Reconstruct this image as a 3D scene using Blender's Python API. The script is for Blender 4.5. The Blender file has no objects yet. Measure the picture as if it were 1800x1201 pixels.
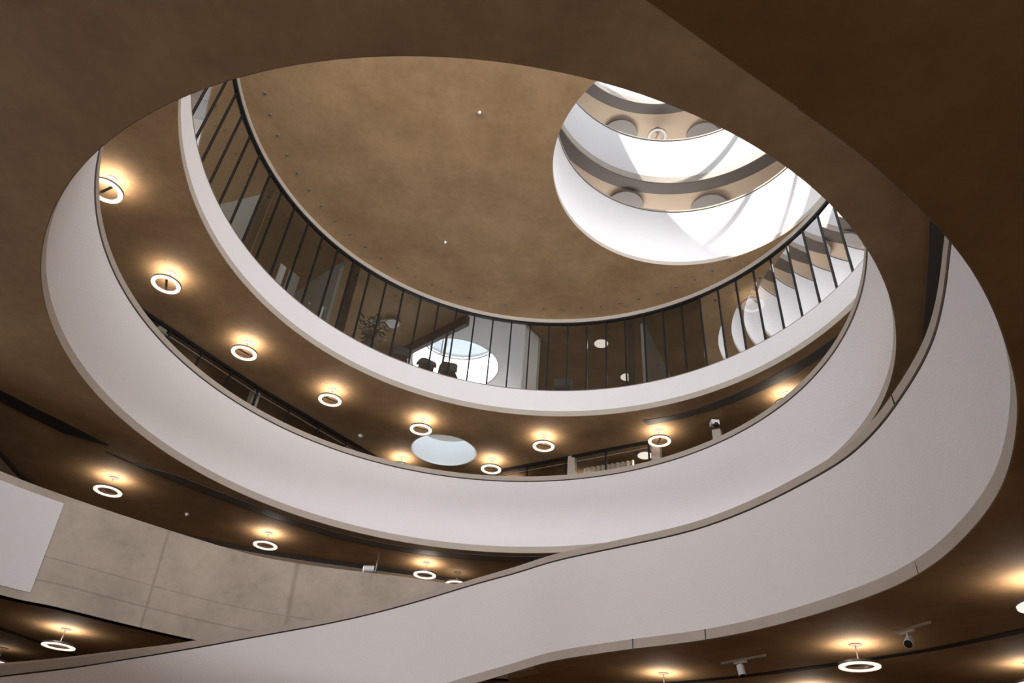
import bpy, bmesh, math, random
from mathutils import Vector, Matrix, geometry
random.seed(7)
S = bpy.context.scene
COL = S.collection
CAMZ = 1.6                       # eye height; every "h" below is metres above the eye
PI = math.pi

# ------------------------------------------------------------------ camera
E_, R_ = 0.63950403, 0.08583315  # pitch, roll
ce, se, cr, sr = math.cos(E_), math.sin(E_), math.cos(R_), math.sin(R_)
fw = Vector((0, ce, se)); u0 = Vector((0, -se, ce)); r0 = Vector((1, 0, 0))
rt = r0 * cr + u0 * sr; up = -r0 * sr + u0 * cr
cam = bpy.data.cameras.new('camera'); camo = bpy.data.objects.new('camera', cam); COL.objects.link(camo)
cam.sensor_width = 36; cam.lens = 1251.36 * 36 / 1800; cam.clip_start = 0.05; cam.clip_end = 400
m = Matrix((rt, up, -fw)).transposed().to_4x4(); m.translation = Vector((0, 0, CAMZ)); camo.matrix_world = m
S.camera = camo

# ------------------------------------------------------------------ world, sun, daylight, added fill lights
W = bpy.data.worlds.new('sky'); S.world = W; W.use_nodes = True
bg = W.node_tree.nodes['Background']; bg.inputs[0].default_value = (0.72, 0.83, 1.0, 1); bg.inputs[1].default_value = 1.15
def light(name, kind, loc, energy, color, aim=None, **kw):
    l = bpy.data.lights.new(name, kind); l.energy = energy; l.color = color
    for k, v in kw.items(): setattr(l, k, v)
    o = bpy.data.objects.new(name, l); COL.objects.link(o); o.location = loc
    if aim is not None: o.rotation_euler = Vector(aim).to_track_quat('-Z', 'Y').to_euler()
    return o
light('sun', 'SUN', (0, 0, 40), 8.0, (1, 0.96, 0.9), (0.55, 0.50, -0.95), angle=0.01)
light('fill_hall_south', 'AREA', (-3, -3.5, CAMZ + 11.0), 2200, (0.96, 0.96, 1.0), (0.1, 1, 0.12), shape='RECTANGLE', size=20, size_y=5.6)  # unseen fill light added in mid hall for the far parapets
light('daylight_roof', 'AREA', (4.3, 12.4, CAMZ + 26.2), 220, (0.86, 0.94, 1.0), (0, 0, -1), shape='DISK', size=6.6)
light('fill_first_floor_south', 'AREA', (-3, -23, CAMZ + 5.7), 2750, (0.93, 0.92, 1.0), (0.05, 1, -0.12), shape='RECTANGLE', size=30, size_y=2.0, spread=math.radians(120))  # added fill, out of view, brightens the S-shaped wall and concrete wall
light('fill_first_floor_left', 'AREA', (-24.5, 5, CAMZ + 5.6), 700, (0.95, 0.94, 1.0), (1, 0.12, -0.05), shape='RECTANGLE', size=10, size_y=1.7, spread=math.radians(110))  # unseen fill added for the right part of the S-shaped wall
light('fill_hall_right', 'AREA', (13, -1, CAMZ + 12.6), 2400, (0.97, 0.97, 1.0), (-1, 0.62, -0.12), shape='RECTANGLE', size=8, size_y=5)  # fill light added in mid-space for the white ring's left side
light('fill_hall_left', 'AREA', (-13, -1, CAMZ + 12.6), 1000, (0.95, 0.95, 1.0), (1, 0.7, -0.12), shape='RECTANGLE', size=8, size_y=5)  # counterpart fill, also added, for the white ring's right side
light('fill_level_three_left', 'AREA', (-15.2, 15, CAMZ + 14.2), 130, (0.95, 0.97, 1.0), (1, 0, 0.03), shape='RECTANGLE', size=12, size_y=2.4)  # added fill without a window, brightens rooms behind the curved glass
light('fill_level_three_far', 'AREA', (-3.2, 27.3, CAMZ + 13.9), 330, (1.0, 0.95, 0.97), (0, -1, 0.25), shape='RECTANGLE', size=7, size_y=2.0)  # hidden fill added at the back of the white bay
light('fill_drum_low', 'AREA', (4.5, 21.4, CAMZ + 17.6), 650, (1.0, 0.95, 0.9), (0, -1, 0.45), shape='RECTANGLE', size=11, size_y=1.6)  # added uplight hidden behind the parapet, brightens the soffit above it
light('fill_drum_high', 'AREA', (4.5, 21.4, CAMZ + 21.3), 650, (1.0, 0.97, 0.93), (0, -1, 0.45), shape='RECTANGLE', size=11, size_y=1.6)  # second hidden uplight, added for the topmost soffit
light('fill_ground_floor', 'AREA', (-2, -9, CAMZ + 1.2), 230, (1.0, 0.88, 0.74), (0, 1, 0.12), shape='RECTANGLE', size=24, size_y=4)  # warm fill added behind the eye for the nearest undersides
light('daylight_room_skylight', 'AREA', (-2.13, 22.9, CAMZ + 18.2), 1500, (0.88, 0.94, 1.0), (0, 0, -1), shape='DISK', size=3.0)
S.view_settings.view_transform = 'Standard'; S.view_settings.look = 'None'
S.view_settings.exposure = 0.12; S.view_settings.gamma = 1.0; S.view_settings.use_curve_mapping = False

# ------------------------------------------------------------------ materials
MATS = {}
def mat(name, col, rough=0.7, metal=0.0, emit=None, estr=1.0, noise=None, bump=None):
    M = bpy.data.materials.new(name); M.use_nodes = True; nt = M.node_tree; b = nt.nodes['Principled BSDF']
    b.inputs['Base Color'].default_value = (*col, 1); b.inputs['Roughness'].default_value = rough; b.inputs['Metallic'].default_value = metal
    tc = nt.nodes.new('ShaderNodeTexCoord')
    if noise:
        sc, amt, col2 = noise
        def ns(scale, det):
            n = nt.nodes.new('ShaderNodeTexNoise'); n.inputs['Scale'].default_value = scale; n.inputs['Detail'].default_value = det
            n.inputs['Roughness'].default_value = 0.62
            nt.links.new(tc.outputs['Object'], n.inputs['Vector']); return n
        n1 = ns(sc, 6); n2 = ns(sc * 7, 4)
        ad = nt.nodes.new('ShaderNodeMath'); ad.operation = 'MULTIPLY_ADD'; ad.inputs[1].default_value = 0.35
        nt.links.new(n2.outputs['Fac'], ad.inputs[0]); nt.links.new(n1.outputs['Fac'], ad.inputs[2])
        rp = nt.nodes.new('ShaderNodeMapRange'); rp.inputs[1].default_value = 0.45; rp.inputs[2].default_value = 0.92
        rp.inputs[3].default_value = 0.0; rp.inputs[4].default_value = amt
        nt.links.new(ad.outputs[0], rp.inputs[0])
        mx = nt.nodes.new('ShaderNodeMix'); mx.data_type = 'RGBA'
        mx.inputs[6].default_value = (*col, 1); mx.inputs[7].default_value = (*col2, 1)
        nt.links.new(rp.outputs[0], mx.inputs[0]); nt.links.new(mx.outputs[2], b.inputs['Base Color'])
    if bump:
        sc, st = bump
        n = nt.nodes.new('ShaderNodeTexNoise'); n.inputs['Scale'].default_value = sc; n.inputs['Detail'].default_value = 3
        nt.links.new(tc.outputs['Object'], n.inputs['Vector'])
        bp = nt.nodes.new('ShaderNodeBump'); bp.inputs['Strength'].default_value = st; bp.inputs['Distance'].default_value = 0.02
        nt.links.new(n.outputs['Fac'], bp.inputs['Height']); nt.links.new(bp.outputs[0], b.inputs['Normal'])
    if emit:
        b.inputs['Emission Color'].default_value = (*emit, 1); b.inputs['Emission Strength'].default_value = estr
    MATS[name] = M; return M
SOFFIT_UP = mat('bounce_lightened_soffit', (0.66, 0.53, 0.40), 0.75, noise=(0.55, 0.5, (0.58, 0.45, 0.33)), bump=(6, 0.08))  # soffit concrete again, base colour lightened in place of bounced light
SOFFIT = mat('board_marked_soffit', (0.50, 0.325, 0.165), 0.75, noise=(0.75, 1.0, (0.32, 0.195, 0.092)), bump=(6, 0.08))  # concrete base tinted brown, standing in for warm light from below
PLASTER = mat('white_acoustic_plaster', (0.80, 0.785, 0.785), 0.85, noise=(1.2, 0.3, (0.74, 0.72, 0.715)), bump=(24, 0.6))
EDGE = mat('cast_concrete_edge', (0.47, 0.415, 0.35), 0.7, noise=(2.0, 0.6, (0.38, 0.33, 0.275)), bump=(14, 0.1))
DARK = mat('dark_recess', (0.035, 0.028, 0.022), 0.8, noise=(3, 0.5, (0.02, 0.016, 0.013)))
GRILLE = mat('dull_grey_grille', (0.15, 0.13, 0.115), 0.6, noise=(4, 0.3, (0.12, 0.10, 0.09)))
BLACK = mat('black_metal', (0.012, 0.012, 0.013), 0.45, 0.3, noise=(8, 0.3, (0.02, 0.02, 0.02)))
ALU = mat('brushed_aluminium', (0.30, 0.25, 0.22), 0.4, 0.6, noise=(20, 0.3, (0.25, 0.21, 0.18)))
GLOW = mat('opal_diffuser_lit', (0.9, 0.85, 0.8), 0.5, emit=(1.0, 0.88, 0.77), estr=1.0, noise=(5, 0.1, (0.88, 0.84, 0.8)))
OPAL = mat('opal_diffuser_off', (0.85, 0.83, 0.80), 0.4, noise=(5, 0.1, (0.8, 0.8, 0.78)))
WHITE = mat('white_paint', (0.78, 0.77, 0.78), 0.6, noise=(2, 0.2, (0.74, 0.73, 0.74)))
ROOMW = mat('grey_green_wall_paint', (0.30, 0.32, 0.29), 0.7, noise=(2, 0.3, (0.26, 0.28, 0.25)))
BROWNW = mat('brown_wall_lining', (0.32, 0.23, 0.15), 0.7, noise=(2, 0.5, (0.24, 0.17, 0.11)))
FLOORM = mat('limestone_floor', (0.50, 0.42, 0.33), 0.5, noise=(0.8, 0.5, (0.42, 0.35, 0.27)))
DISC = mat('grey_acoustic_felt', (0.36, 0.335, 0.325), 0.9, noise=(9, 0.3, (0.31, 0.29, 0.28)))
TEAL = mat('dark_teal_fabric', (0.06, 0.075, 0.08), 0.9, noise=(9, 0.4, (0.04, 0.05, 0.055)))
LEAF = mat('dark_green_leaf', (0.05, 0.10, 0.05), 0.5, noise=(9, 0.4, (0.03, 0.07, 0.03)))
DARK_TOP = mat('dark_slab_top', (0.10, 0.095, 0.09), 0.95, noise=(12, 0.4, (0.07, 0.066, 0.062)))  # unseen slab tops, dark finish added to cut bounce onto the soffits
CURT = mat('pale_curtain_cloth', (0.62, 0.54, 0.44), 0.85, noise=(6, 0.3, (0.55, 0.47, 0.38)))
DGLASS = mat('dark_blue_glass', (0.02, 0.035, 0.05), 0.1, noise=(3, 0.4, (0.03, 0.05, 0.08)))

def concrete_wall():
    """board formed concrete: panel joints and pour lines follow the wall's own UV in metres"""
    M = mat('board_formed_concrete', (0.56, 0.49, 0.395), 0.75, noise=(0.8, 1.0, (0.36, 0.31, 0.245)), bump=(9, 0.12))
    nt = M.node_tree; b = nt.nodes['Principled BSDF']
    uv = nt.nodes.new('ShaderNodeUVMap'); sp = nt.nodes.new('ShaderNodeSeparateXYZ'); nt.links.new(uv.outputs[0], sp.inputs[0])
    def line(sock, pos, w):
        a = nt.nodes.new('ShaderNodeMath'); a.operation = 'SUBTRACT'; a.inputs[1].default_value = pos; nt.links.new(sock, a.inputs[0])
        c = nt.nodes.new('ShaderNodeMath'); c.operation = 'ABSOLUTE'; nt.links.new(a.outputs[0], c.inputs[0])
        d = nt.nodes.new('ShaderNodeMapRange'); d.inputs[1].default_value = 0; d.inputs[2].default_value = w
        d.inputs[3].default_value = 0.5; d.inputs[4].default_value = 0; nt.links.new(c.outputs[0], d.inputs[0]); return d.outputs[0]
    outs = [line(sp.outputs[0], 7.75, 0.05), line(sp.outputs[0], 11.0, 0.10), line(sp.outputs[1], 0.92, 0.02), line(sp.outputs[1], 0.44, 0.03)]
    acc = outs[0]
    for o in outs[1:]:
        mx = nt.nodes.new('ShaderNodeMath'); mx.operation = 'MAXIMUM'; nt.links.new(acc, mx.inputs[0]); nt.links.new(o, mx.inputs[1]); acc = mx.outputs[0]
    old = b.inputs['Base Color'].links[0].from_socket
    mm = nt.nodes.new('ShaderNodeMix'); mm.data_type = 'RGBA'; mm.inputs[7].default_value = (0.20, 0.165, 0.13, 1)
    nt.links.new(old, mm.inputs[6]); nt.links.new(acc, mm.inputs[0]); nt.links.new(mm.outputs[2], b.inputs['Base Color'])
    return M
CONC = concrete_wall()

def glassmat(name, tint, refl=0.09, ior=1.5, mult=3.5):
    M = bpy.data.materials.new(name); M.use_nodes = True; nt = M.node_tree; nt.nodes.clear()
    out = nt.nodes.new('ShaderNodeOutputMaterial'); tr = nt.nodes.new('ShaderNodeBsdfTransparent'); gl = nt.nodes.new('ShaderNodeBsdfGlossy')
    nz = nt.nodes.new('ShaderNodeTexNoise'); nz.inputs['Scale'].default_value = 1.0
    rr = nt.nodes.new('ShaderNodeMapRange'); rr.inputs[3].default_value = 0.0; rr.inputs[4].default_value = 0.01
    nt.links.new(nz.outputs['Fac'], rr.inputs[0]); nt.links.new(rr.outputs[0], gl.inputs['Roughness'])
    tr.inputs[0].default_value = (*tint, 1); gl.inputs[0].default_value = (1, 1, 1, 1)
    fr = nt.nodes.new('ShaderNodeFresnel'); fr.inputs[0].default_value = ior
    a = nt.nodes.new('ShaderNodeMath'); a.operation = 'MULTIPLY_ADD'; a.inputs[1].default_value = mult; a.inputs[2].default_value = refl; a.use_clamp = True
    nt.links.new(fr.outputs[0], a.inputs[0])
    ge = nt.nodes.new('ShaderNodeNewGeometry'); iv = nt.nodes.new('ShaderNodeMath'); iv.operation = 'SUBTRACT'; iv.inputs[0].default_value = 1.0   # only the outer face of a pane mirrors
    nt.links.new(ge.outputs['Backfacing'], iv.inputs[1])
    mu = nt.nodes.new('ShaderNodeMath'); mu.operation = 'MULTIPLY'; nt.links.new(a.outputs[0], mu.inputs[0]); nt.links.new(iv.outputs[0], mu.inputs[1]); a = mu
    mx = nt.nodes.new('ShaderNodeMixShader'); nt.links.new(a.outputs[0], mx.inputs[0])
    nt.links.new(tr.outputs[0], mx.inputs[1]); nt.links.new(gl.outputs[0], mx.inputs[2]); nt.links.new(mx.outputs[0], out.inputs[0])
    return M
GLASS = glassmat('grey_tinted_glass', (0.80, 0.81, 0.80), 0.0)
GLASS_R = glassmat('boosted_reflection_glass', (0.75, 0.78, 0.78), 0.0, 1.5, 12.0)  # same screen glass, mirror strength raised to lift reflections at right
CLEAR = glassmat('clear_glass', (0.93, 0.95, 0.95), 0.0)

# ------------------------------------------------------------------ mesh helpers
def link(name, bm, m_, parent=None, smooth=False):
    me = bpy.data.meshes.new(name); bmesh.ops.recalc_face_normals(bm, faces=bm.faces); bm.to_mesh(me); bm.free()
    me.materials.append(m_)
    if smooth:
        for p in me.polygons: p.use_smooth = True
        try: me.set_sharp_from_angle(angle=math.radians(35))
        except Exception: pass
    o = bpy.data.objects.new(name, me); COL.objects.link(o)
    if parent is not None: o.parent = parent
    return o
def tag(o, label, cat, group=None):
    o['label'] = label; o['category'] = cat
    if group: o['group'] = group
    return o
def struct(o): o['kind'] = 'structure'; return o
def thing(name, label, cat, loc=(0, 0, 0), group=None):
    o = bpy.data.objects.new(name, None); COL.objects.link(o); o.location = loc; o.empty_display_size = 0.2
    return tag(o, label, cat, group)
def box(bm, c, s, rz=0.0):
    r = bmesh.ops.create_cube(bm, size=1)
    M_ = Matrix.Translation(c) @ Matrix.Rotation(rz, 4, 'Z') @ Matrix.Diagonal((*s, 1))
    bmesh.ops.transform(bm, matrix=M_, verts=r['verts']); return r['verts']
def cyl(bm, c, r, h, seg=32, r2=None):
    q = bmesh.ops.create_cone(bm, cap_ends=True, segments=seg, radius1=r, radius2=r if r2 is None else r2, depth=h)
    bmesh.ops.translate(bm, vec=c, verts=q['verts']); return q['verts']
def tube(bm, a, b_, r, seg=10):
    a = Vector(a); b_ = Vector(b_); d = b_ - a
    q = bmesh.ops.create_cone(bm, cap_ends=True, segments=seg, radius1=r, radius2=r, depth=d.length)
    bmesh.ops.transform(bm, matrix=Matrix.Translation((a + b_) / 2) @ d.to_track_quat('Z', 'Y').to_matrix().to_4x4(), verts=q['verts'])
def ringpts(c, r, n=160, a0=0.0, a1=2 * PI, closed=True):
    k = n if closed else n + 1
    return [(c[0] + r * math.cos(a0 + (a1 - a0) * i / n), c[1] + r * math.sin(a0 + (a1 - a0) * i / n)) for i in range(k)]
def catmull(P, n=6):
    out = []
    for i in range(len(P) - 1):
        p0 = P[max(i - 1, 0)]; p1 = P[i]; p2 = P[i + 1]; p3 = P[min(i + 2, len(P) - 1)]
        for k in range(n):
            t = k / n
            out.append(tuple(0.5 * ((2 * b) + (-a + c) * t + (2 * a - 5 * b + 4 * c - d) * t * t + (-a + 3 * b - 3 * c + d) * t ** 3)
                             for a, b, c, d in zip(p0, p1, p2, p3)))
    out.append(tuple(P[-1])); return out
def band(bm, low, high, th, closed, out=1.0):
    """solid curved wall: low/high are lists of (x, y, h) for the visible face; th thick on the side 'out' (left normal * out)"""
    n = len(low); uvl = bm.loops.layers.uv.verify()
    def nrm(P, i):
        a = P[(i - 1) % n] if closed else P[max(i - 1, 0)]; b_ = P[(i + 1) % n] if closed else P[min(i + 1, n - 1)]
        d = Vector((b_[0] - a[0], b_[1] - a[1])); d = d.normalized() if d.length > 1e-9 else Vector((1, 0)); return Vector((-d.y, d.x)) * out
    V = []; s = [0.0]
    for i in range(n):
        if i: s.append(s[-1] + math.hypot(low[i][0] - low[i - 1][0], low[i][1] - low[i - 1][1]))
        N = nrm(low, i); a = low[i]; b_ = high[i]
        V.append([bm.verts.new((a[0], a[1], a[2] + CAMZ)), bm.verts.new((b_[0], b_[1], b_[2] + CAMZ)),
                  bm.verts.new((b_[0] + N.x * th, b_[1] + N.y * th, b_[2] + CAMZ)), bm.verts.new((a[0] + N.x * th, a[1] + N.y * th, a[2] + CAMZ))])
    rng = range(n) if closed else range(n - 1)
    for i in rng:
        j = (i + 1) % n; uj = s[j] if j else s[-1] + 0.3
        for k in range(4):
            l = (k + 1) % 4
            f = bm.faces.new((V[i][k], V[j][k], V[j][l], V[i][l]))
            vk = [0, high[i][2] - low[i][2], high[i][2] - low[i][2], 0]
            for lp, (uu, vv) in zip(f.loops, ((s[i], vk[k]), (uj, vk[k]), (uj, vk[l]), (s[i], vk[l]))): lp[uvl].uv = (uu, vv)
    if not closed:
        bm.faces.new(V[0][::-1]); bm.faces.new(V[-1])
def lerp3(a, b_, t): return tuple(x + (y - x) * t for x, y in zip(a, b_))
def parapet(name, label, low, high, closed, out, panel=PLASTER, strip=0.2, cope=0.19, core=True):
    """balustrade wall = exposed slab edge + plastered panel + coping"""
    t = thing(name, label, 'balcony parapet')
    n = len(low)
    def at(d):   # list of points d metres up from the low edge
        return [lerp3(a, b_, d / (b_[2] - a[2])) for a, b_ in zip(low, high)]
    def inset(P, e):
        q = []
        for i in range(n):
            a = P[(i - 1) % n] if closed else P[max(i - 1, 0)]; b_ = P[(i + 1) % n] if closed else P[min(i + 1, n - 1)]
            d = Vector((b_[0] - a[0], b_[1] - a[1])).normalized(); N = Vector((-d.y, d.x)) * out
            q.append((P[i][0] + N.x * e, P[i][1] + N.y * e, P[i][2]))
        return q
    H = high[0][2] - low[0][2]
    bm = bmesh.new(); band(bm, at(0.004), at(strip), 0.05, closed, out); link('slab_edge', bm, EDGE, t, True)
    top = at(H - cope) if cope else high
    bm = bmesh.new(); band(bm, inset(at(strip), 0.012), inset(top, 0.012), 0.05, closed, out); link('plaster_panel', bm, panel, t, True)
    if cope:
        bm = bmesh.new(); band(bm, inset(at(H - cope + 0.03), -0.012), inset(high, -0.012), 0.32, closed, out); link('coping', bm, EDGE, t, True)
        bm = bmesh.new(); band(bm, inset(top, 0.03), inset(at(H - cope + 0.03), 0.03), 0.06, closed, out); link('shadow_gap', bm, DARK, t, True)
    if cope and core:
        bm = bmesh.new(); band(bm, inset(at(0.9), 0.07), inset(at(H - cope), 0.07), 0.2, closed, out); link('wall_core', bm, PLASTER, t, True)
    return t
def slab(name, outer, holes, h, th, m_=SOFFIT):
    loops = [outer] + holes
    V3 = [[Vector((x, y, 0)) for x, y in lp] for lp in loops]
    tris = geometry.tessellate_polygon(V3)
    flat = [v for lp in loops for v in lp]
    bm = bmesh.new()
    b_ = [bm.verts.new((x, y, h + CAMZ)) for x, y in flat]; t = [bm.verts.new((x, y, h + th + CAMZ)) for x, y in flat]
    for a in tris:
        try: bm.faces.new([b_[i] for i in a]); bm.faces.new([t[i] for i in reversed(a)])
        except ValueError: pass
    k = 0
    for lp in loops:
        n = len(lp)
        for i in range(n):
            j = (i + 1) % n; bm.faces.new((b_[k + i], b_[k + j], t[k + j], t[k + i]))
        k += n
    o = struct(link(name, bm, m_)); o.data.materials.append(DARK_TOP)
    for p in o.data.polygons:
        if p.normal.z > 0.5: p.material_index = 1
    return o
def strip(name, A, B, h, m_, drop=0.012):
    """shallow strip let into a soffit between two plan lines A and B"""
    bm = bmesh.new(); n = len(A)
    V = [[bm.verts.new((p[0], p[1], z + CAMZ)) for p in (A[i], B[i]) for z in (h - drop, h + 0.02)] for i in range(n)]
    for i in range(n - 1):
        a, b_ = V[i], V[i + 1]
        for q in ((0, 2), (2, 3), (3, 1), (1, 0)): bm.faces.new((a[q[0]], a[q[1]], b_[q[1]], b_[q[0]]))
    bm.faces.new((V[0][0], V[0][1], V[0][3], V[0][2])); bm.faces.new((V[-1][0], V[-1][2], V[-1][3], V[-1][1]))
    return struct(link(name, bm, m_))
def offs(P, d):
    q = []
    for i in range(len(P)):
        a = P[max(i - 1, 0)]; b_ = P[min(i + 1, len(P) - 1)]; v = Vector((b_[0] - a[0], b_[1] - a[1])).normalized()
        q.append((P[i][0] - v.y * d, P[i][1] + v.x * d))
    return q
def ring3(c, r, h, n=192): return [(x, y, h) for x, y in ringpts(c, r, n)]
def arc3(c, r, h, a0, a1, n=120): return [(x, y, h) for x, y in ringpts(c, r, n, a0, a1, False)]

# ------------------------------------------------------------------ soffits (h above eye)
H0, H1, H2, H3, H4, H5 = 3.83, 7.78, 11.76, 15.75, 19.7, 23.7
C1, R1 = (-0.80, 13.09), 8.24
C2, R2 = (0.485, 11.68), 8.0
C3, R3 = (4.56, 12.55), 3.87
C4, R4 = (4.56, 12.25), 4.20
C5, R5 = (4.29, 12.43), 3.62
RECT = [(-26, -26), (16, -26), (16, 28), (-26, 28)]
# free-form edge of the lowest opening, right of the camera and round to the stair
LOWE = [(0.55, 1.96), (1.18, 2.31), (1.60, 2.54), (2.01, 2.76), (2.38, 3.0), (2.82, 3.31), (3.29, 3.69), (3.75, 4.15), (4.23, 4.72), (4.64, 5.26),
        (4.95, 5.76), (5.28, 6.37), (5.57, 7.0), (5.79, 7.65), (5.95, 8.33), (6.09, 9.2), (6.10, 9.95), (6.01, 10.6), (5.78, 11.35), (5.33, 12.42), (4.80, 13.38),
        (4.27, 14.08), (3.83, 14.55), (3.27, 15.05), (2.87, 15.41), (1.83, 16.5), (1.25, 17.25)]
TOPE = [(2.3, 2.0), (3.0, 2.78), (3.6, 3.55), (4.25, 4.45), (4.72, 5.12), (4.94, 5.67), (5.19, 6.19), (5.45, 6.81), (5.67, 7.43), (5.83, 8.15), (5.94, 8.98), (6.0, 9.62), (6.0, 10.3), (5.91, 11.02), (5.57, 12.03),
        (5.17, 12.98), (4.67, 13.89), (4.07, 14.70), (3.0, 15.71), (1.89, 16.70), (1.2, 17.4)]
lowe = catmull(LOWE, 5)
# S-shaped wall: level round the lowest opening, then following the stair down to the left
lowL = catmull([(p[0], p[1], H0) for p in LOWE[2:]], 6)
topL = catmull([(p[0], p[1], 6.33) for p in TOPE], 6)
def resample(P, n):
    s = [0.0]
    for a, b_ in zip(P, P[1:]): s.append(s[-1] + math.dist(a[:2], b_[:2]))
    out = []; k = 0
    for i in range(n + 1):
        d = s[-1] * i / n
        while k < len(s) - 2 and s[k + 1] < d: k += 1
        t = (d - s[k]) / max(s[k + 1] - s[k], 1e-9); out.append(lerp3(P[k], P[k + 1], t))
    return out
stair_top = [(1.2, 17.4, 6.30), (0.5, 17.72, 6.12), (0.03, 17.83, 5.98), (-1.13, 18.05, 5.60), (-2.26, 18.16, 5.20), (-3.54, 17.93, 4.70), (-5.0, 17.1, 4.05), (-6.18, 16.0, 3.40), (-6.8, 15.0, 2.95), (-7.2, 13.8, 2.50), (-7.56, 12.4, 2.05), (-7.6, 11.0, 1.6), (-7.3, 9.6, 1.1)]
stair_low = [(1.25, 17.25, 3.82), (0.45, 17.66, 3.60), (-0.1, 17.83, 3.45), (-1.13, 18.05, 3.10), (-2.26, 18.16, 2.70), (-3.54, 17.93, 2.20), (-5.0, 17.1, 1.55), (-6.18, 16.0, 0.90), (-6.8, 15.0, 0.45), (-7.2, 13.8, 0.0), (-7.56, 12.4, -0.45), (-7.6, 11.0, -0.9), (-7.3, 9.6, -1.4)]
topA = [(x, y, h) for x, y, h in resample(topL, 110)] + resample(catmull(stair_top, 6), 70)[1:]
lowA = [(x, y, h) for x, y, h in resample(lowL, 110)] + resample(catmull(stair_low, 6), 70)[1:]
def smooth(P, k=3):
    for _ in range(k):
        P = [P[0]] + [tuple((a + 2 * b_ + c) / 4 for a, b_, c in zip(P[i - 1], P[i], P[i + 1])) for i in range(1, len(P) - 1)] + [P[-1]]
    return P
topA = smooth(topA, 6); lowA = smooth(lowA, 6)
LOWB = [(-12.6, 11.2), (-11.6, 13.2), (-10.0, 15.30), (-9.09, 15.9), (-7.9, 16.96), (-6.75, 17.81), (-5.5, 18.5), (-4.0, 18.95), (-2.5, 19.1), (-1.0, 19.25), (0.6, 19.1)]
lowb = catmull(LOWB, 8)
LA2 = [p[:2] for p in lowA[:112]]
OPEN0 = offs(lowe[:9], -0.01) + [offs(LA2, -0.012 if i < 70 else -0.012 - 0.038 * min(1, (i - 70) / 15))[i] for i in range(len(LA2))] + [(1.35, 18.2)] + offs(lowb, 0.05)[::-1] + [(-12.6, 9.5), (-9.8, 4.5), (-7, 1.6), (-4.2, 0.5), (-1.5, 0.9), (-0.4, 1.45)]
slab('ceiling', RECT, [OPEN0], H0, 0.13)
slab('ceiling', RECT, [ringpts(C1, 8.23, 192)], H1, 0.13)
# level two soffit: only its far half is built; near side left open for fill light
a0 = math.asin((9.5 - C2[1]) / 8.05); a1 = math.asin((7.0 - C2[1]) / 8.05)
arc2 = ringpts(C2, 8.01, 150, PI - a1, a0, False)
poly2 = [(-26, 7.0)] + arc2 + [(16, 9.5), (16, 28), (-26, 28)]
SHAFT_C, SHAFT_R = (-2.07, 22.6), 1.13
SKY_C, SKY_R = (-2.13, 22.95), 1.68
slab('ceiling', poly2, [ringpts(SHAFT_C, SHAFT_R + 0.04, 64)], H2, 0.13)
ROOFLIGHT = [(-8.27, 11.25), (-9.35, 13.5), (-10.3, 13.3), (-9.2, 10.8)]
slab('ceiling', RECT, [ringpts(C3, 3.875, 192), ringpts(SKY_C, SKY_R + 0.04, 64), ROOFLIGHT], H3, 0.13)
DR = 9.5
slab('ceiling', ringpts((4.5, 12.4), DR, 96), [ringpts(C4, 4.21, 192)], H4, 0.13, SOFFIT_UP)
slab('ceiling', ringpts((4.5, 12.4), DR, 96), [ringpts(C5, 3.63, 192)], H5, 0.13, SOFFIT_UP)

# ------------------------------------------------------------------ parapets
parapet('parapet', 'broad white circular parapet ring with beige coping, second ring up from the bottom',
        ring3(C1, 8.22, H1), ring3((-0.81, 13.09), 8.27, 10.35), True, -1)
aA, aB = math.radians(-14), math.radians(214)
parapet('parapet', 'narrow white curved upstand directly below the tall glass screen',
        arc3(C2, 8.0, H2, aA, aB), arc3((0.48, 11.68), 8.06, 12.76, aA, aB), False, -1, cope=0)
parapet('parapet', 'brightest white drum parapet round the small upper opening, lower of the upper rings',
        ring3(C3, 3.865, H3), ring3((4.57, 12.54), 3.865, 18.25), True, -1, strip=0.15, cope=0.09)
parapet('parapet', 'sunlit white parapet ring high in the small round well, above a grey band',
        ring3(C4, 4.20, H4), ring3((4.59, 12.25), 4.15, 22.05), True, -1, strip=0.3, cope=0.09)
parapet('parapet', 'topmost pale ring just under the open skylight',
        ring3(C5, 3.62, H5), ring3(C5, 3.62, 25.2), True, -1, strip=0.3, cope=0)
parapet('parapet', 'lowest S-shaped white textured wall sweeping from the right edge down to the bottom left',
        lowA, topA, False, -1, core=False)
sp_ = bpy.data.objects['parapet.005'] if 'parapet.005' in bpy.data.objects else None
for (P, Q, i) in [(lowA, topA, min(range(len(lowA)), key=lambda k: math.dist(lowA[k][:2], q))) for q in ((4.20, 14.15), (2.95, 15.35), (6.1, 9.9))]:
    a_, b_ = P[i - 1], P[i + 1]; rz = math.atan2(b_[1] - a_[1], b_[0] - a_[0])
    bm = bmesh.new(); box(bm, (P[i][0], P[i][1], P[i][2] + 0.1 + CAMZ), (0.012, 0.012, 0.19), rz); link('joint', bm, DARK, sp_)
i = min(range(len(topA)), key=lambda k: math.dist(topA[k][:2], (5.93, 9.0)))
a_, b_ = topA[i - 1], topA[i + 1]; bm = bmesh.new(); box(bm, (topA[i][0] - 0.012, topA[i][1], topA[i][2] - 0.09 + CAMZ), (0.012, 0.02, 0.17), math.atan2(b_[1] - a_[1], b_[0] - a_[0])); link('joint', bm, DARK, sp_)
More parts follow.
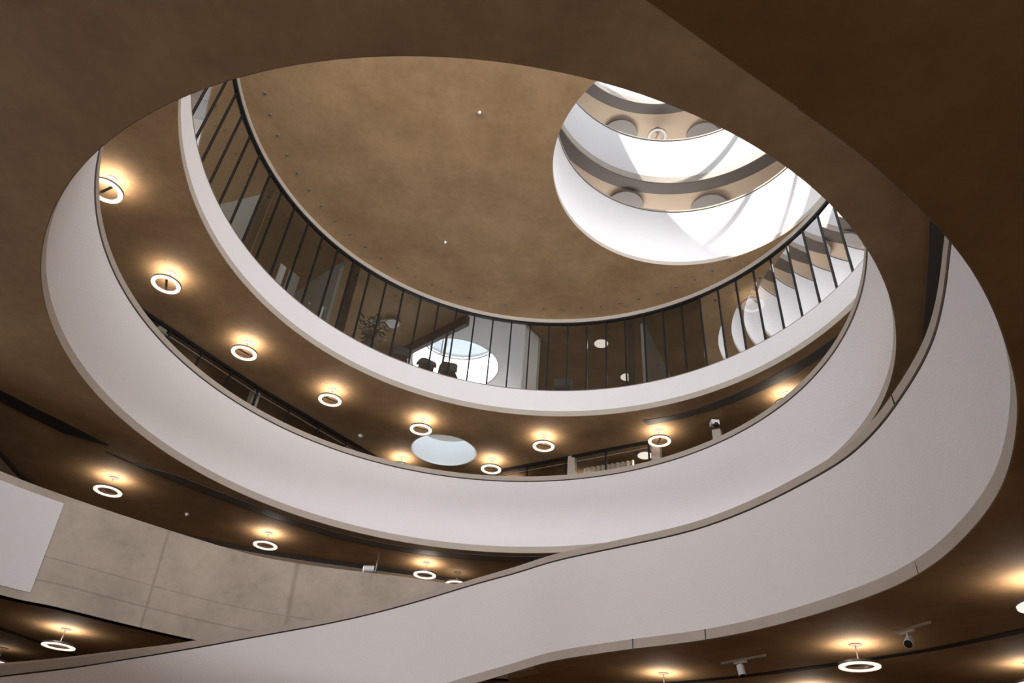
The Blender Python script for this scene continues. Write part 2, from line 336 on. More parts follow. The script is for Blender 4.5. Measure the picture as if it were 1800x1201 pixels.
# board-formed concrete wall on the outer side of the stair, left
lowB = [(x, y, H0) for x, y in lowb]
topB = catmull([(-12.6, 10.8, 6.08), (-11.7, 12.6, 6.08), (-10.61, 14.33, 6.08), (-9.54, 15.56, 6.08), (-7.88, 17.04, 6.08), (-6.32, 18.22, 6.08), (-5.1, 18.65, 6.08), (-3.96, 18.84, 6.08), (-2.47, 18.99, 6.08), (-0.96, 19.25, 6.08), (0.6, 19.2, 6.08)], 8)
t = thing('concrete_stair_wall', 'curved bare concrete wall at lower left with faint formwork joints', 'concrete wall')
lb = resample(lowB, 120); tb = resample(topB, 120)
bm = bmesh.new(); band(bm, lb, tb, 0.28, False, 1); link('wall_body', bm, CONC, t, True)
def onwall(i, d): return lerp3(lb[i], tb[i], d / 2.25)
bm = bmesh.new()
pl = [onwall(i, 0.17) for i in range(0, 40)]; ph = [onwall(i, 2.08) for i in range(0, 40)]
def shift(P, e):
    q = []
    for i, p in enumerate(P):
        a = P[max(i - 1, 0)]; b_ = P[min(i + 1, len(P) - 1)]; d = Vector((b_[0] - a[0], b_[1] - a[1])).normalized()
        q.append((p[0] + d.y * e, p[1] - d.x * e, p[2]))
    return q
WHITE_PANEL_END = 41
band(bm, shift(pl, 0.02), shift(ph, 0.02), 0.03, False, 1)
link('white_plaster_panel', bm, PLASTER, t, True)['label'] = 'white plaster panel let into the concrete'

# ------------------------------------------------------------------ curved glass screen on the third level
GC, GR, GH0, GH1 = (0.487, 11.672), 8.10, 12.76, 15.60
t = thing('glass_screen', 'tall curved glass screen with thin black mullions under the big brown ceiling', 'glass screen', (GC[0], GC[1], GH0 + CAMZ))
t.location = (0, 0, 0)
MA = [9.5 + 4.69 * k for k in range(-3, 43)]
for k in range(len(MA)):
    a = math.radians(MA[k]); thick = 0.085 if k in (3 + 12,) else 0.05
    bm = bmesh.new(); p = (GC[0] + GR * math.cos(a), GC[1] + GR * math.sin(a), (GH0 + GH1) / 2 + CAMZ)
    box(bm, p, (0.05, 0.048, GH1 - GH0), a); link('mullion', bm, BLACK, t)
    if k < len(MA) - 1:
        a2 = math.radians(MA[k + 1]); bm = bmesh.new()
        A3 = arc3(GC, GR, GH0, a + 0.003, a2 - 0.003, 1); B3 = [(x, y, GH1 - 0.05) for x, y, _ in A3]
        band(bm, A3, B3, 0.012, False, -1); link('glass_pane', bm, GLASS_R if MA[k] < 45 else GLASS, t)
b0, b1 = math.radians(MA[0]), math.radians(MA[-1])
bm = bmesh.new(); band(bm, arc3(GC, GR - 0.05, GH1 - 0.06, b0, b1), arc3(GC, GR - 0.05, GH1, b0, b1), 0.12, False, -1); link('head_rail', bm, BLACK, t, True)
bm = bmesh.new(); band(bm, arc3(GC, GR - 0.03, GH0, b0, b1), arc3(GC, GR - 0.03, GH0 + 0.025, b0, b1), 0.08, False, -1); link('sill_rail', bm, ALU, t, True)
bm = bmesh.new(); band(bm, arc3(GC, GR - 0.07, GH1, b0, b1), arc3(GC, GR - 0.07, H3, b0, b1), 0.16, False, -1); struct(link('trim_1', bm, EDGE, None, True))

# ------------------------------------------------------------------ recessed strips in the soffits
up1 = [(-11.9, 12.8), (-11.21, 13.87), (-10.78, 14.55), (-10.3, 15.22), (-9.72, 16.15)]
lo1 = [(-12.2, 13.2), (-11.55, 14.30), (-11.13, 15.0), (-10.62, 15.75), (-9.76, 16.2)]
strip('trim_2', up1, lo1, H1, DARK)
L1 = [(-9.95, 16.55), (-9.37, 17.27), (-8.8, 17.9), (-8.18, 18.5), (-7.54, 19.1), (-6.9, 19.68), (-6.21, 20.24), (-5.45, 20.77), (-4.67, 21.22), (-2.97, 21.84), (-1.2, 22.03), (0.58, 21.9), (2.2, 21.5)]
L1 = catmull(L1, 5); strip('trim_3', L1, offs(L1, 0.03), H1, DARK)
L1b = L1[4:]; strip('trim_4', [offs(L1b, -0.42 * min(1, (i + 0.3) / 6))[i] for i in range(len(L1b))], offs(L1b, -0.01), H1, GRILLE)
R1L = [(5.3, 5.9), (5.72, 6.73), (6.07, 7.44), (6.48, 8.3), (7.01, 9.44), (7.3, 10.1), (7.9, 11.4)]
strip('trim_5', R1L, offs(R1L, -0.75), H1, GRILLE)
S0L = [(2.6, 19.2), (3.45, 18.57), (4.6, 17.7), (5.63, 16.71), (6.40, 15.84), (6.98, 15.1), (7.65, 14.15), (8.15, 13.38), (8.54, 12.6), (8.88, 11.85), (9.4, 10.6)]
S0L = catmull(S0L, 4); strip('trim_6', S0L, offs(S0L, 0.20), H0, DARK)
S0W = [(-11.9, 17.4), (-11.54, 18.24), (-11.18, 19.17), (-10.9, 20.2), (-10.6, 21.1)]
strip('trim_7', S0W, offs(S0W, 0.2), H0, DARK)
ST2 = [(4.34, 19.38), (5.17, 18.95), (6.01, 18.2), (6.8, 17.3), (7.46, 16.35), (8.02, 15.3), (8.45, 14.2)]
SB2 = [(4.55, 19.66), (5.53, 19.06), (6.42, 18.3), (7.16, 17.45), (7.83, 16.5), (8.32, 15.5), (8.75, 14.4)]
strip('trim_8', catmull(ST2, 5), catmull(SB2, 5), H2, GRILLE)
for nm, c, ra, rb, h in (('trim_9', C4, 4.23, 4.71, H4), ('trim_10', C5, 3.65, 4.08, H5)):
    A = ringpts(c, ra, 120, 0, 2 * PI, False); B = ringpts(c, rb, 120, 0, 2 * PI, False); strip(nm, A, B, h, GRILLE)

# ------------------------------------------------------------------ enclosing walls and floor
bm = bmesh.new(); box(bm, (-5, 1, -0.1), (44, 56, 0.2)); struct(link('floor', bm, FLOORM))
def wallbox(name, x0, x1, y0, y1, h0, h1, m_=BROWNW):
    bm = bmesh.new(); box(bm, ((x0 + x1) / 2, (y0 + y1) / 2, (h0 + h1) / 2 + CAMZ), (x1 - x0, y1 - y0, h1 - h0)); return struct(link(name, bm, m_))
wallbox('wall_left', -26.3, -26, -26, 28, -1.6, 16.65)
wallbox('wall_right', 16, 16.3, -26, 28, -1.6, 16.65)
wallbox('wall_far', -26, 16, 28, 28.3, -1.6, 16.65)
wallbox('wall_near', -26, 16, -26.3, -26, -1.6, 8.9)
bm = bmesh.new(); band(bm, ring3((4.5, 12.4), DR, H3 + 0.25, 96), ring3((4.5, 12.4), DR, H5 + 0.25, 96), 0.25, True, -1); struct(link('wall_drum', bm, WHITE, None, True))
# far wall of the first floor, seen between the parapet and the concrete wall
FW = catmull([(-12.9, 12.0), (-12.85, 16.5), (-13.0, 18.8), (-12.3, 20.1), (-10.21, 21.75), (-7.45, 22.85), (-4.59, 23.4), (-2.55, 23.72), (-0.65, 24.1), (2.5, 24.4), (8, 24.6)], 6)
bm = bmesh.new(); band(bm, [(x, y, 4.08) for x, y in FW], [(x, y, 7.65) for x, y in FW], 0.15, False, 1); struct(link('wall_first_floor', bm, BROWNW, None, True))
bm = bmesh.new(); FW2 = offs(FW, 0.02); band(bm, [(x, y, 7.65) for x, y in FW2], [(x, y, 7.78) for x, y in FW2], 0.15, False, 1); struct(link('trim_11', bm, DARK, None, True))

def partition(label, A, B, h0, h1, posts, head=0.09):
    A = Vector(A); B = Vector(B); L = (B - A).length; a = math.atan2(B.y - A.y, B.x - A.x); mid = (A + B) / 2
    t = thing('glazed_partition', label, 'glass partition')
    bm = bmesh.new(); box(bm, (mid.x, mid.y, h1 - head / 2 + CAMZ), (L, 0.08, head), a); link('head_rail', bm, BLACK, t)
    bm = bmesh.new(); box(bm, (mid.x, mid.y, h1 - head - 0.17 + CAMZ), (L, 0.05, 0.035), a); link('transom', bm, ALU, t)
    n = posts
    for i in range(n + 1):
        p = A + (B - A) * i / n; bm = bmesh.new(); box(bm, (p.x, p.y, (h0 + h1 - head) / 2 + CAMZ), (0.05, 0.07, h1 - head - h0), a); link('mullion', bm, BLACK, t)
        if i < n:
            q = A + (B - A) * (i + 0.5) / n; bm = bmesh.new(); box(bm, (q.x, q.y, (h0 + h1 - head) / 2 + CAMZ), (L / n - 0.05, 0.015, h1 - head - h0), a); link('glass_pane', bm, CLEAR, t)
    return t
partition('long dark glazed partition slanting down behind the white ring, at left', (-12.2, 12.9), (-7.87, 19.38), 12.0 - 3.0, H2, 7)
partition('dark glazed partition right of the concrete pillar, slanting down to the ring', (-7.87, 19.38), (-3.9, 24.3), 9.0, H2, 5)
partition('short glazed partition with pale curtain behind it, right of the round opening', (-0.35, 23.9), (4.79, 20.68), 9.0, H2, 4)
# rooms behind
wallbox('wall_level_two', -26, -3.0, 26.5, 26.7, 9.0, H2)
wallbox('wall_level_two', -3.0, 9, 26.9, 27.1, 9.0, H2)

def column(label, x, y, h0, h1, w, m_=EDGE, rz=0.0):
    bm = bmesh.new(); box(bm, (x, y, (h0 + h1) / 2 + CAMZ), (w, w, h1 - h0), rz)
    bmesh.ops.bevel(bm, geom=bm.edges[:], offset=0.015, segments=2, affect='EDGES')
    return tag(link('column', bm, m_), label, 'column')
column('beige concrete pillar standing in the long slanting glazed partition', -8.02, 19.62, 9.0, H2, 0.26, rz=0.9)
column('small pale pillar near the upper left end of the glazed partition', -9.98, 16.55, 9.0, H2, 0.26, rz=0.9)
column('thin pillar under the ring lamp at right end of the curtained partition', 5.12, 21.0, 9.0, H2, 0.3, rz=-0.5)
column('thin pillar at the left of the pale curtain', 2.45, 22.25, 9.0, H2, 0.26, rz=-0.5)
column('grey-green pillar with a small camera on top, far right of the level', 6.62, 19.2, 9.0, 11.5, 0.26, rz=-0.5)
for a_d, lab in ((161.4, 'thick dark column behind the left end of the curved glass'), (134.3, 'thick black column behind the glass left of the plant'), (64.8, 'thick dark column behind the glass right of the two round lamps')):
    a = math.radians(a_d); column(lab, GC[0] + 8.32 * math.cos(a), GC[1] + 8.32 * math.sin(a), 12.76, H3, 0.22, BLACK, a)

# third level rooms
F3 = 12.76
slab('floor_level_three', [(-26, 7.0)] + ringpts(C2, 8.33, 150, PI - a1, a0, False) + [(16, 9.5), (16, 28), (-26, 28)], [ringpts(SHAFT_C, SHAFT_R + 0.25, 64)], F3 - 0.25, 0.25, FLOORM)
def radial(name, a_d, r0_, r1_, m_, h1=H3):
    a = math.radians(a_d); A = Vector((GC[0] + r0_ * math.cos(a), GC[1] + r0_ * math.sin(a))); B = Vector((GC[0] + r1_ * math.cos(a), GC[1] + r1_ * math.sin(a)))
    mid = (A + B) / 2; bm = bmesh.new(); box(bm, (mid.x, mid.y, (F3 + h1) / 2 + CAMZ), ((B - A).length, 0.12, h1 - F3), a); return struct(link(name, bm, m_))
radial('wall_room_left', 158.5, 8.6, 13.5, ROOMW)
radial('wall_room_middle', 136.5, 8.6, 13.0, ROOMW)
radial('wall_room_right', 62.5, 8.6, 12.5, ROOMW)
# white lined bay with its own circular rooflight
WV = [(-1.52, 19.72), (0.45, 19.97), (0.98, 20.78), (0.98, 27.6), (-7.5, 27.6), (-7.5, 25.3)]
bm = bmesh.new()
tri = geometry.tessellate_polygon([[Vector((x, y, 0)) for x, y in WV], [Vector((x, y, 0)) for x, y in ringpts(SKY_C, SKY_R, 64)]])
fl = WV + ringpts(SKY_C, SKY_R, 64); vs = [bm.verts.new((x, y, H3 - 0.03 + CAMZ)) for x, y in fl]
for f in tri: bm.faces.new([vs[i] for i in f])
r_ = bmesh.ops.extrude_face_region(bm, geom=bm.faces[:]); bmesh.ops.translate(bm, vec=(0, 0, 0.028), verts=[v for v in r_['geom'] if isinstance(v, bmesh.types.BMVert)])
struct(link('ceiling_white_bay', bm, WHITE))
def wallline(name, A, B, h0, h1, th, m_):
    A = Vector(A); B = Vector(B); mid = (A + B) / 2; a = math.atan2(B.y - A.y, B.x - A.x)
    bm = bmesh.new(); box(bm, (mid.x, mid.y, (h0 + h1) / 2 + CAMZ), ((B - A).length, th, h1 - h0), a); return struct(link(name, bm, m_))
wallline('wall_white_bay', (0.45, 20.0), (0.93, 20.72), F3, H3 - 0.03, 0.06, WHITE)
wallline('wall_white_bay', (0.98, 20.80), (1.02, 27.6), F3, H3 - 0.03, 0.12, ROOMW)
wallline('trim_12', (-6.6, 24.55), (-1.62, 19.86), H3 - 0.42, H3, 0.16, BLACK)
t = thing('glazed_partition', 'inner glass partition in front of the white bay, under a dark beam', 'glass partition')
for p in ((-3.95, 22.05), (-2.35, 20.55)):
    bm = bmesh.new(); box(bm, (p[0], p[1], (F3 + H3 - 0.42) / 2 + CAMZ), (0.06, 0.06, H3 - 0.42 - F3), -0.75); link('mullion', bm, BLACK, t)
# rooflight shaft of the white bay with glazing bars
t = thing('round_rooflight', 'large round rooflight in the white bay seen through the glass screen', 'skylight', (0, 0, 0))
bm = bmesh.new(); band(bm, ring3(SKY_C, SKY_R, H3 - 0.03, 64), ring3(SKY_C, SKY_R, H3 + 1.45, 64), 0.03, True, -1); link('shaft_lining', bm, WHITE, t, True)
bm = bmesh.new(); band(bm, ring3(SKY_C, SKY_R - 0.05, H3 + 1.40, 64), ring3(SKY_C, SKY_R - 0.05, H3 + 1.47, 64), 0.05, True, -1); link('frame_ring', bm, GRILLE, t, True)
for dx in (-0.62, 0.55):
    bm = bmesh.new(); box(bm, (SKY_C[0] + dx, SKY_C[1], H3 + 1.45 + CAMZ), (0.05, 3.1, 0.06), 0.12); link('glazing_bar', bm, GRILLE, t)
bm = bmesh.new(); cyl(bm, (SKY_C[0], SKY_C[1], H3 + 1.5 + CAMZ), SKY_R, 0.02, 64); link('roof_glass', bm, CLEAR, t)
# white tube over the round opening of the level below
t = thing('round_ceiling_opening', 'white-lined round opening in the ceiling between two ring lamps', 'ceiling opening')
bm = bmesh.new(); band(bm, ring3(SHAFT_C, SHAFT_R, H2, 64), ring3(SHAFT_C, SHAFT_R, H2 + 0.98, 64), 0.04, True, -1); link('shaft_lining', bm, WHITE, t, True)
bm = bmesh.new(); cyl(bm, (SHAFT_C[0], SHAFT_C[1], H2 + 1.0 + CAMZ), SHAFT_R + 0.1, 0.03, 64); link('glass_lid', bm, CLEAR, t)

t = thing('slot_rooflight', 'narrow bright rooflight behind the glass at the far upper left', 'skylight')
RL = [(x, y, H3) for x, y in ROOFLIGHT]
bm = bmesh.new(); band(bm, RL, [(x, y, H3 + 1.35) for x, y, _ in RL], 0.04, True, 1); link('shaft_lining', bm, WHITE, t)  # upstand added around the slot to block sun from the walls below
bm = bmesh.new(); bm.faces.new([bm.verts.new((x, y, H3 + 1.33 + CAMZ)) for x, y in ROOFLIGHT]); link('roof_glass', bm, CLEAR, t)
# roof skylight over the drum
t = thing('roof_skylight', 'bright roof skylight at the very top of the round well', 'skylight')
bm = bmesh.new(); band(bm, ring3(C5, R5 + 0.02, 25.2, 96), ring3(C5, R5 + 0.02, 25.4, 96), 0.2, True, -1); link('frame_ring', bm, ALU, t, True)
for k in range(4):
    bm = bmesh.new(); dy = (-2.6, -0.9, 0.9, 2.6)[k]; hl = math.sqrt(R5 ** 2 - dy ** 2)
    box(bm, (C5[0], C5[1] + dy, 25.35 + CAMZ), (2 * hl, 0.13, 0.16), 0); link('glazing_bar', bm, ALU, t)

# ------------------------------------------------------------------ ring lamps
def annulus(bm, r0_, r1_, z0, z1, seg=56):
    V = []
    for i in range(seg):
        a = 2 * PI * i / seg; c, s = math.cos(a), math.sin(a)
        V.append([bm.verts.new((r * c, r * s, z)) for r, z in ((r0_, z0), (r1_, z0), (r1_, z1), (r0_, z1))])
    for i in range(seg):
        j = (i + 1) % seg
        for k in range(4): l = (k + 1) % 4; bm.faces.new((V[i][k], V[j][k], V[j][l], V[i][l]))
def make_lamp():
    t = thing('ring_pendant_lamp', 'x', 'ceiling lamp')
    bm = bmesh.new(); annulus(bm, 0.252, 0.366, 0.012, 0.058); link('ring_housing', bm, ALU, t, True)
    bm = bmesh.new(); annulus(bm, 0.258, 0.360, -0.010, 0.014); link('ring_diffuser', bm, GLOW, t, True)
    bm = bmesh.new(); box(bm, (0, 0, 0.05), (0.055, 0.52, 0.03)); link('crossbar', bm, ALU, t)
    bm = bmesh.new(); cyl(bm, (0, 0, 0.385), 0.113, 0.03, 32); link('ceiling_rose', bm, ALU, t, True)
    bm = bmesh.new(); tube(bm, (0, 0, 0.06), (0, 0, 0.38), 0.011); link('stem', bm, ALU, t)
    return t
proto = make_lamp()
def dup(root):
    r = root.copy(); COL.objects.link(r)
    for ch in [c for c in root.children if c.type == 'MESH']:
        c = ch.copy(); COL.objects.link(c); c.parent = r
    return r
used = [False]
def lamp(x, y, h, label, rz, power=12.5, group=None):
    if used[0]: o = dup(proto)
    else: o = proto; used[0] = True
    o.location = (x, y, h + CAMZ); o.rotation_euler = (0, 0, rz); o['label'] = label
    if group: o['group'] = group
    if power:
        l = light('lamp_uplight', 'AREA', (x, y, h + CAMZ + 0.075), power, (1.0, 0.86, 0.73), (0, 0, 1), shape='DISK', size=0.6)
    else:
        for c in o.children:
            if c.name.startswith('ring_diffuser'):
                c.data = c.data.copy(); c.data.materials[0] = OPAL
    return o
GA = 'ring lamps under the second balcony'; GB = 'ring lamps under the first balcony'; G0 = 'ring lamps under the lowest ceiling'
HA = 11.37
lamp(-9.19, 11.05, HA, 'lit ring lamp at far left, half hidden by the white parapet edge', 1.05, group=GA)
lamp(-8.91, 14.14, HA, 'lit ring lamp second from left on the upper arc, crossbar nearly upright', 0.35, group=GA)
lamp(-7.62, 16.96, HA, 'lit ring lamp third from left on the upper arc, above the slanting partition', -0.75, group=GA)
lamp(-5.49, 19.16, HA, 'lit ring lamp on the upper arc right of the concrete pillar', -0.9, group=GA)
lamp(-2.72, 20.53, HA, 'lit ring lamp touching the upper left of the round white ceiling opening', 1.9, group=GA)
lamp(1.34, 20.95, HA, 'lit ring lamp on the upper arc halfway between round opening and ceiling grille', 1.85, group=GA)
lamp(4.98, 19.95, HA, 'lit ring lamp beside the end of the long grey ceiling grille', 0.0, group=GA)
lamp(-0.35, 22.96, HA, 'lit ring lamp low at the lower right of the round white ceiling opening', 1.6, group=GA)
lamp(-3.62, 23.42, HA, 'ring lamp hidden behind the coping, only its glow left of the round opening shows', 0.8, group=GA)
lamp(8.11, 17.20, HA, 'ring lamp hidden behind the coping, its glow below the grille at right', 0.2, group=GA)
HB = 7.38
lamp(-10.38, 18.13, HB, 'lit ring lamp at left, above the bare concrete wall and its white panel', 1.2, group=GB)
lamp(-6.89, 21.28, HB, 'lit ring lamp in the middle of the row above the concrete wall', 1.4, group=GB)
lamp(-2.13, 22.74, HB, 'lit ring lamp right of the small white spotlight, above the concrete wall end', 1.6, group=GB)
lamp(-1.13, 23.41, HB, 'ring lamp of which only the upper rim shows above the concrete wall end', 1.0, 1.5, group=GB)
HD = 3.44
lamp(6.83, 13.63, HD, 'largest-looking lit ring lamp, bottom right under the lowest ceiling', 1.6, 11, group=G0)
lamp(4.04, 17.14, HD, 'ring lamp at the bottom edge whose ceiling rose and stem show', 0.3, 11, group=G0)
lamp(7.65, 9.65, HD, 'ring lamp at the right edge with a wide warm glow on the ceiling', 0.3, 11, group=G0)
lamp(10.23, 13.84, HD, 'ring lamp in the bottom right corner beyond the dark ceiling groove', 0.3, 10, group=G0)
lamp(7.37, 17.16, HD, 'ring lamp below the bottom edge beyond the dark groove, its glow barely showing', 0.3, 10, group=G0)
lamp(-9.79, 17.84, HD, 'lit ring lamp at bottom left, seen almost edge-on below the concrete wall', 1.3, 12, group=G0)
lamp(-12.69, 20.60, HD, 'ring lamp cut by the left edge in the bottom left corner', 1.0, 1.5, group=G0)
lamp(7.73, 17.53, 15.35, 'lit ring lamp seen through the right side of the curved glass screen', 0.5, 10)
lamp(4.95, 17.19, 23.3, 'unlit ring lamp high in the round well between two grey discs', 0.2, 0)

# flush round lamps
def flush(x, y, h, label, lit=True):
    t = thing('flush_round_lamp', label, 'ceiling lamp', (x, y, h + CAMZ))
    bm = bmesh.new(); annulus(bm, 0.25, 0.30, -0.08, 0.0, 40); link('rim', bm, ALU, t, True)
    bm = bmesh.new(); q = cyl(bm, (0, 0, -0.06), 0.25, 0.07, 40, r2=0.25)
    link('diffuser', bm, GLOW if lit else OPAL, t, True)
    if lit: light('flush_lamp_light', 'AREA', (x, y, h + CAMZ - 0.1), 25, (1.0, 0.85, 0.68), (0, 0, -1), shape='DISK', size=0.48)
    return t
flush(3.25, 20.73, H3, 'lit flush round ceiling lamp behind the glass, nearer of the pair')
flush(4.56, 22.73, H3, 'lit flush round ceiling lamp behind the glass, half hidden by the dark column')
flush(-4.39, 20.61, H3, 'unlit flush round ceiling lamp behind the glass, above the plant', False)
flush(4.85, 21.54, H2, 'lit flush round lamp beside the thin pillar, behind the short partition')

# grey felt discs on the high soffits
for (x, y, h, lab) in ((3.55, 17.45, H5, 'grey round felt disc left of the unlit ring lamp at the top of the well'),
                       (6.78, 17.25, H5, 'grey round felt disc right of the unlit ring lamp at the top of the well'),
                       (3.65, 17.55, H4, 'grey round felt disc half hidden by the brightest ring, left one of two'),
                       (6.68, 17.35, H4, 'grey round felt disc half hidden by the brightest ring, right one of two')):
    bm = bmesh.new(); cyl(bm, (0, 0, -0.06), 0.66, 0.08, 64)
    bmesh.ops.bevel(bm, geom=[e for e in bm.edges if e.calc_length() < 0.1 and abs(e.verts[0].co.z - e.verts[1].co.z) < 1e-6], offset=0.01, segments=1, affect='EDGES')
    o = tag(link('acoustic_disc', bm, DISC, None, True), lab, 'acoustic panel', 'grey felt discs on the upper ceilings'); o.location = (x, y, h + CAMZ)

# ------------------------------------------------------------------ spotlights, detectors, fixings
def track_spot(label, p0, p1, pm, aim):
    t = thing('track_spotlight', label, 'spotlight', (pm[0], pm[1], H0 + CAMZ))
    a = math.atan2(p1[1] - p0[1], p1[0] - p0[0]); L = math.hypot(p1[0] - p0[0], p1[1] - p0[1])
    bm = bmesh.new(); box(bm, ((p0[0] + p1[0]) / 2 - pm[0], (p0[1] + p1[1]) / 2 - pm[1], -0.02), (L, 0.035, 0.04), a); link('track', bm, OPAL, t)
    bm = bmesh.new(); box(bm, (0, 0, -0.06), (0.3, 0.06, 0.05), a); link('adapter', bm, OPAL, t)
    bm = bmesh.new(); tube(bm, (0, 0, -0.08), (0, 0, -0.17), 0.015); link('bracket', bm, OPAL, t)
    bm = bmesh.new(); d = Vector(aim).normalized(); c = Vector((0, 0, -0.23)); tube(bm, c - d * 0.11, c + d * 0.10, 0.075, 24); link('lamp_body', bm, OPAL, t, True)
    bm = bmesh.new(); tube(bm, c + d * 0.095, c + d * 0.108, 0.066, 24); link('black_lens', bm, BLACK, t, True)
    return t
track_spot('white track spotlight with black lens on the right, above the dark ceiling groove', (7.08, 12.64), (7.33, 11.92), (7.16, 12.40), (-0.55, -0.6, -0.5))
track_spot('white track spotlight pointing down, near the bottom edge right of centre', (4.95, 15.77), (5.56, 14.82), (5.22, 15.36), (0.05, -0.3, -1))
t = thing('wall_spotlight', 'small bright white spotlight above the concrete wall, left of a ring lamp', 'spotlight', (-3.82, 22.19, 7.24 + CAMZ))
bm = bmesh.new(); tube(bm, (-0.16, 0, 0), (0.16, 0, 0.02), 0.10, 24); link('lamp_body', bm, OPAL, t, True)
bm = bmesh.new(); tube(bm, (-0.175, -0.0, 0), (-0.155, 0, 0), 0.09, 24); link('lit_lens', bm, GLOW, t, True)
bm = bmesh.new(); box(bm, (0.22, 0, 0.06), (0.03, 0.16, 0.3)); link('yoke', bm, ALU, t)
bm = bmesh.new(); tube(bm, (0.22, 0, 0.2), (0.22, 0, 0.54), 0.015); link('hanger', bm, ALU, t)
def detector(x, y, h, label, r=0.055):
    t = thing('smoke_detector', label, 'smoke detector', (x, y, h + CAMZ))
    bm = bmesh.new(); cyl(bm, (0, 0, -0.02), r, 0.04, 24); link('base', bm, OPAL, t, True)
    bm = bmesh.new(); cyl(bm, (0, 0, -0.055), r * 0.5, 0.035, 20, r2=r * 0.75); link('sensor_head', bm, OPAL, t, True)
detector(-9.08, 20.28, H1, 'tiny detector on the dark soffit between two ring lamps above the concrete wall')
detector(-4.95, 22.0, H2, 'small white detector on the soffit left of the round ceiling opening', 0.09)
detector(-1.35, 11.34, H3, 'tiny white dot of a detector near the top of the big brown ceiling', 0.04)
detector(-2.36, 16.23, H3, 'tiny white dot of a detector in the lower middle of the big brown ceiling', 0.04)
t = thing('security_camera', 'small dome camera on top of the grey-green pillar', 'camera', (6.50, 18.98, 11.62 + CAMZ))
bm = bmesh.new(); box(bm, (0, 0, 0), (0.24, 0.24, 0.16)); link('housing', bm, OPAL, t)
bm = bmesh.new(); bmesh.ops.create_uvsphere(bm, u_segments=20, v_segments=12, radius=0.09); bmesh.ops.translate(bm, vec=(0.02, -0.06, -0.08), verts=bm.verts); link('dome', bm, BLACK, t, True)
bmf = bmesh.new(); cyl(bmf, (0, 0, -0.012), 0.035, 0.03, 12, r2=0.045); mef = link('ceiling_fixing', bmf, GRILLE, None)
first = True
for k in range(30):
    if k == 18: continue
    a = math.radians(182.7 - 5.085 * k)
    o = mef if first else mef.copy()
    if not first: COL.objects.link(o)
    first = False
    o.location = (GC[0] + 7.44 * math.cos(a), GC[1] + 7.44 * math.sin(a), H3 + CAMZ)
    tag(o, 'small dark fixing in the row of dots on the brown ceiling following the glass', 'fixing', 'row of fixings on the brown ceiling')

# ------------------------------------------------------------------ furniture behind the glass
def polar(a_d, r): a = math.radians(a_d); return (GC[0] + r * math.cos(a), GC[1] + r * math.sin(a))
def chair(label, a_d, r, rz, s=1.0):
    x, y = polar(a_d, r)
    t = thing('lounge_chair', label, 'chair', (x, y, F3 + CAMZ)); t.rotation_euler = (0, 0, rz)
    bm = bmesh.new(); box(bm, (0, 0, 0.42), (0.52, 0.5, 0.1)); bmesh.ops.bevel(bm, geom=bm.edges[:], offset=0.03, segments=3, affect='EDGES'); link('seat', bm, TEAL, t, True)
    bm = bmesh.new()
    n = 14; V = []
    for i in range(n + 1):
        u = -0.5 + i / n; a = u * 2.2
        hh = 0.92 * s - 0.10 * abs(u * 2) ** 4 + 0.03 * math.sin(u * 9)
        V.append([bm.verts.new((0.30 * math.sin(a) * 1.1, 0.05 + 0.26 * math.cos(a) - 0.02, z)) for z in (0.4, hh)] + [bm.verts.new((0.34 * math.sin(a) * 1.1, 0.05 + 0.31 * math.cos(a) - 0.02, z)) for z in (hh - 0.01, 0.4)])
    for i in range(n):
        for k in range(4): l = (k + 1) % 4; bm.faces.new((V[i][k], V[i + 1][k], V[i + 1][l], V[i][l]))
    bm.faces.new(V[0]); bm.faces.new(V[-1][::-1]); link('backrest', bm, TEAL, t, True)
    for sx in (-1, 1):
        for sy in (-1, 1):
            bm = bmesh.new(); tube(bm, (sx * 0.2, sy * 0.2, 0.38), (sx * 0.24, sy * 0.24, 0.0), 0.015); link('leg', bm, BLACK, t)
chair('dark rounded chair back behind the glass, below the two lit round lamps', 81.0, 8.62, 2.9 + PI, 1.12)
chair('dark chair back behind the glass in front of the round rooflight, left one', 112.3, 8.60, 3.3, 0.66)
chair('dark chair back behind the glass in front of the round rooflight, right one', 106.9, 8.62, 2.9, 0.82)
chair('dark chair back behind the glass just right of the plant', 118.5, 8.62, 3.2, 0.80)
x, y = polar(125.6, 8.78)
t = thing('potted_plant', 'dark leafy plant standing behind the glass, right of the thick black column', 'plant', (x, y, F3 + CAMZ))
bm = bmesh.new(); cyl(bm, (0, 0, 0.3), 0.20, 0.6, 24, r2=0.27); link('pot', bm, TEAL, t, True)
bm = bmesh.new()
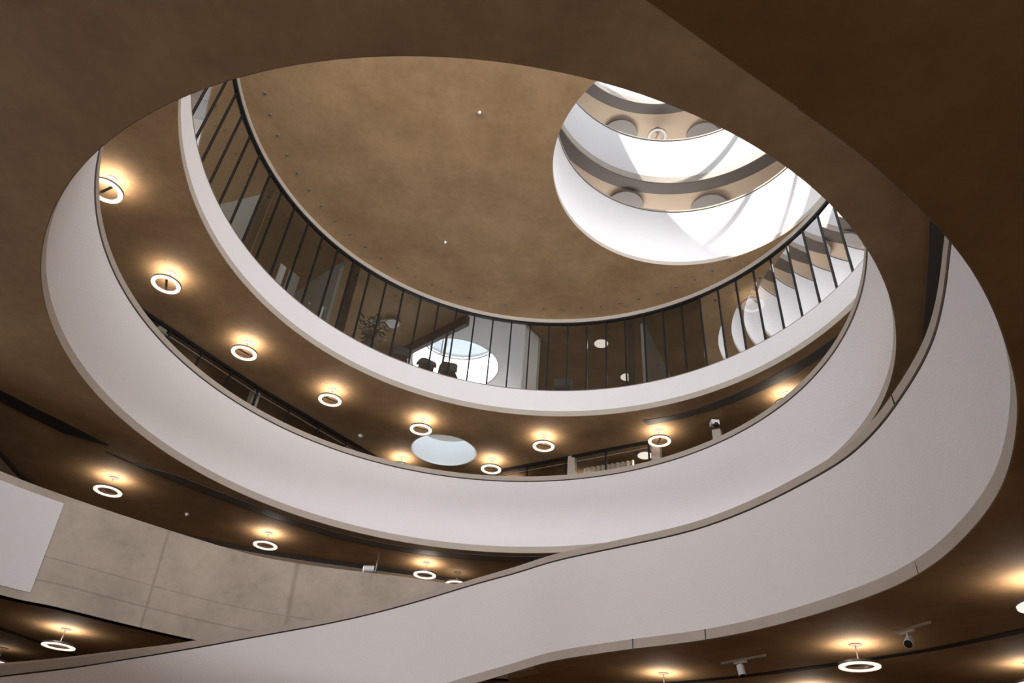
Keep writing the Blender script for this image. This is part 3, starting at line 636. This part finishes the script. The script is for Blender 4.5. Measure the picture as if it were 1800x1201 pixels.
for k in range(7): tube(bm, (0, 0, 0.55), (random.uniform(-.25, .25), random.uniform(-.2, .2), random.uniform(1.0, 1.6)), 0.012, 6)
link('stem', bm, LEAF, t)
bm = bmesh.new()
for k in range(150):
    c = Vector((random.gauss(0, .22), random.gauss(0, .16), random.uniform(0.7, 1.75))); d = Vector((random.uniform(-1, 1), random.uniform(-1, 1), random.uniform(-.4, .8))).normalized(); s_ = d.cross(Vector((0, 0, 1))).normalized() * 0.05
    L_ = random.uniform(.16, .28); vv = [bm.verts.new(c), bm.verts.new(c + d * L_ * .5 + s_), bm.verts.new(c + d * L_), bm.verts.new(c + d * L_ * .5 - s_)]
    bm.faces.new(vv)
lf = link('foliage', bm, LEAF, t); lf['kind'] = 'stuff'
for (a_d, r, w, hgt, lab) in ((149.2, 8.75, 0.22, 1.25, 'narrow pale board standing behind the glass at left'), (145.6, 8.9, 0.42, 1.45, 'wider grey-green board behind the glass, right of the narrow one'), (137.8, 8.8, 0.12, 0.95, 'slim white upright panel behind the glass, left of the thick black column')):
    x, y = polar(a_d, r); t = thing('display_board', lab, 'display board', (x, y, F3 + CAMZ)); t.rotation_euler = (0, 0, math.radians(a_d) + PI / 2)
    bm = bmesh.new(); box(bm, (0, 0, hgt / 2 + 0.1), (w, 0.03, hgt)); link('panel', bm, WHITE if w < 0.3 else ROOMW, t)
    bm = bmesh.new(); box(bm, (0, 0, 0.03), (w * 0.9, 0.3, 0.06)); link('foot', bm, BLACK, t)
# curtain behind the short partition
bm = bmesh.new(); A = Vector((2.75, 22.35)); B = Vector((4.35, 21.45)); n = 60; P = []
dn = (B - A).normalized(); nn = Vector((-dn.y, dn.x))
for i in range(n + 1):
    q = A + (B - A) * i / n + nn * (0.04 * math.sin(i * 1.05) + 0.3); P.append((q.x, q.y))
band(bm, [(x, y, 9.0) for x, y in P], [(x, y, H2 - 0.2) for x, y in P], 0.01, False, 1)
tag(link('curtain', bm, CURT, None, True), 'pale pleated curtain hanging behind the short glazed partition', 'curtain')
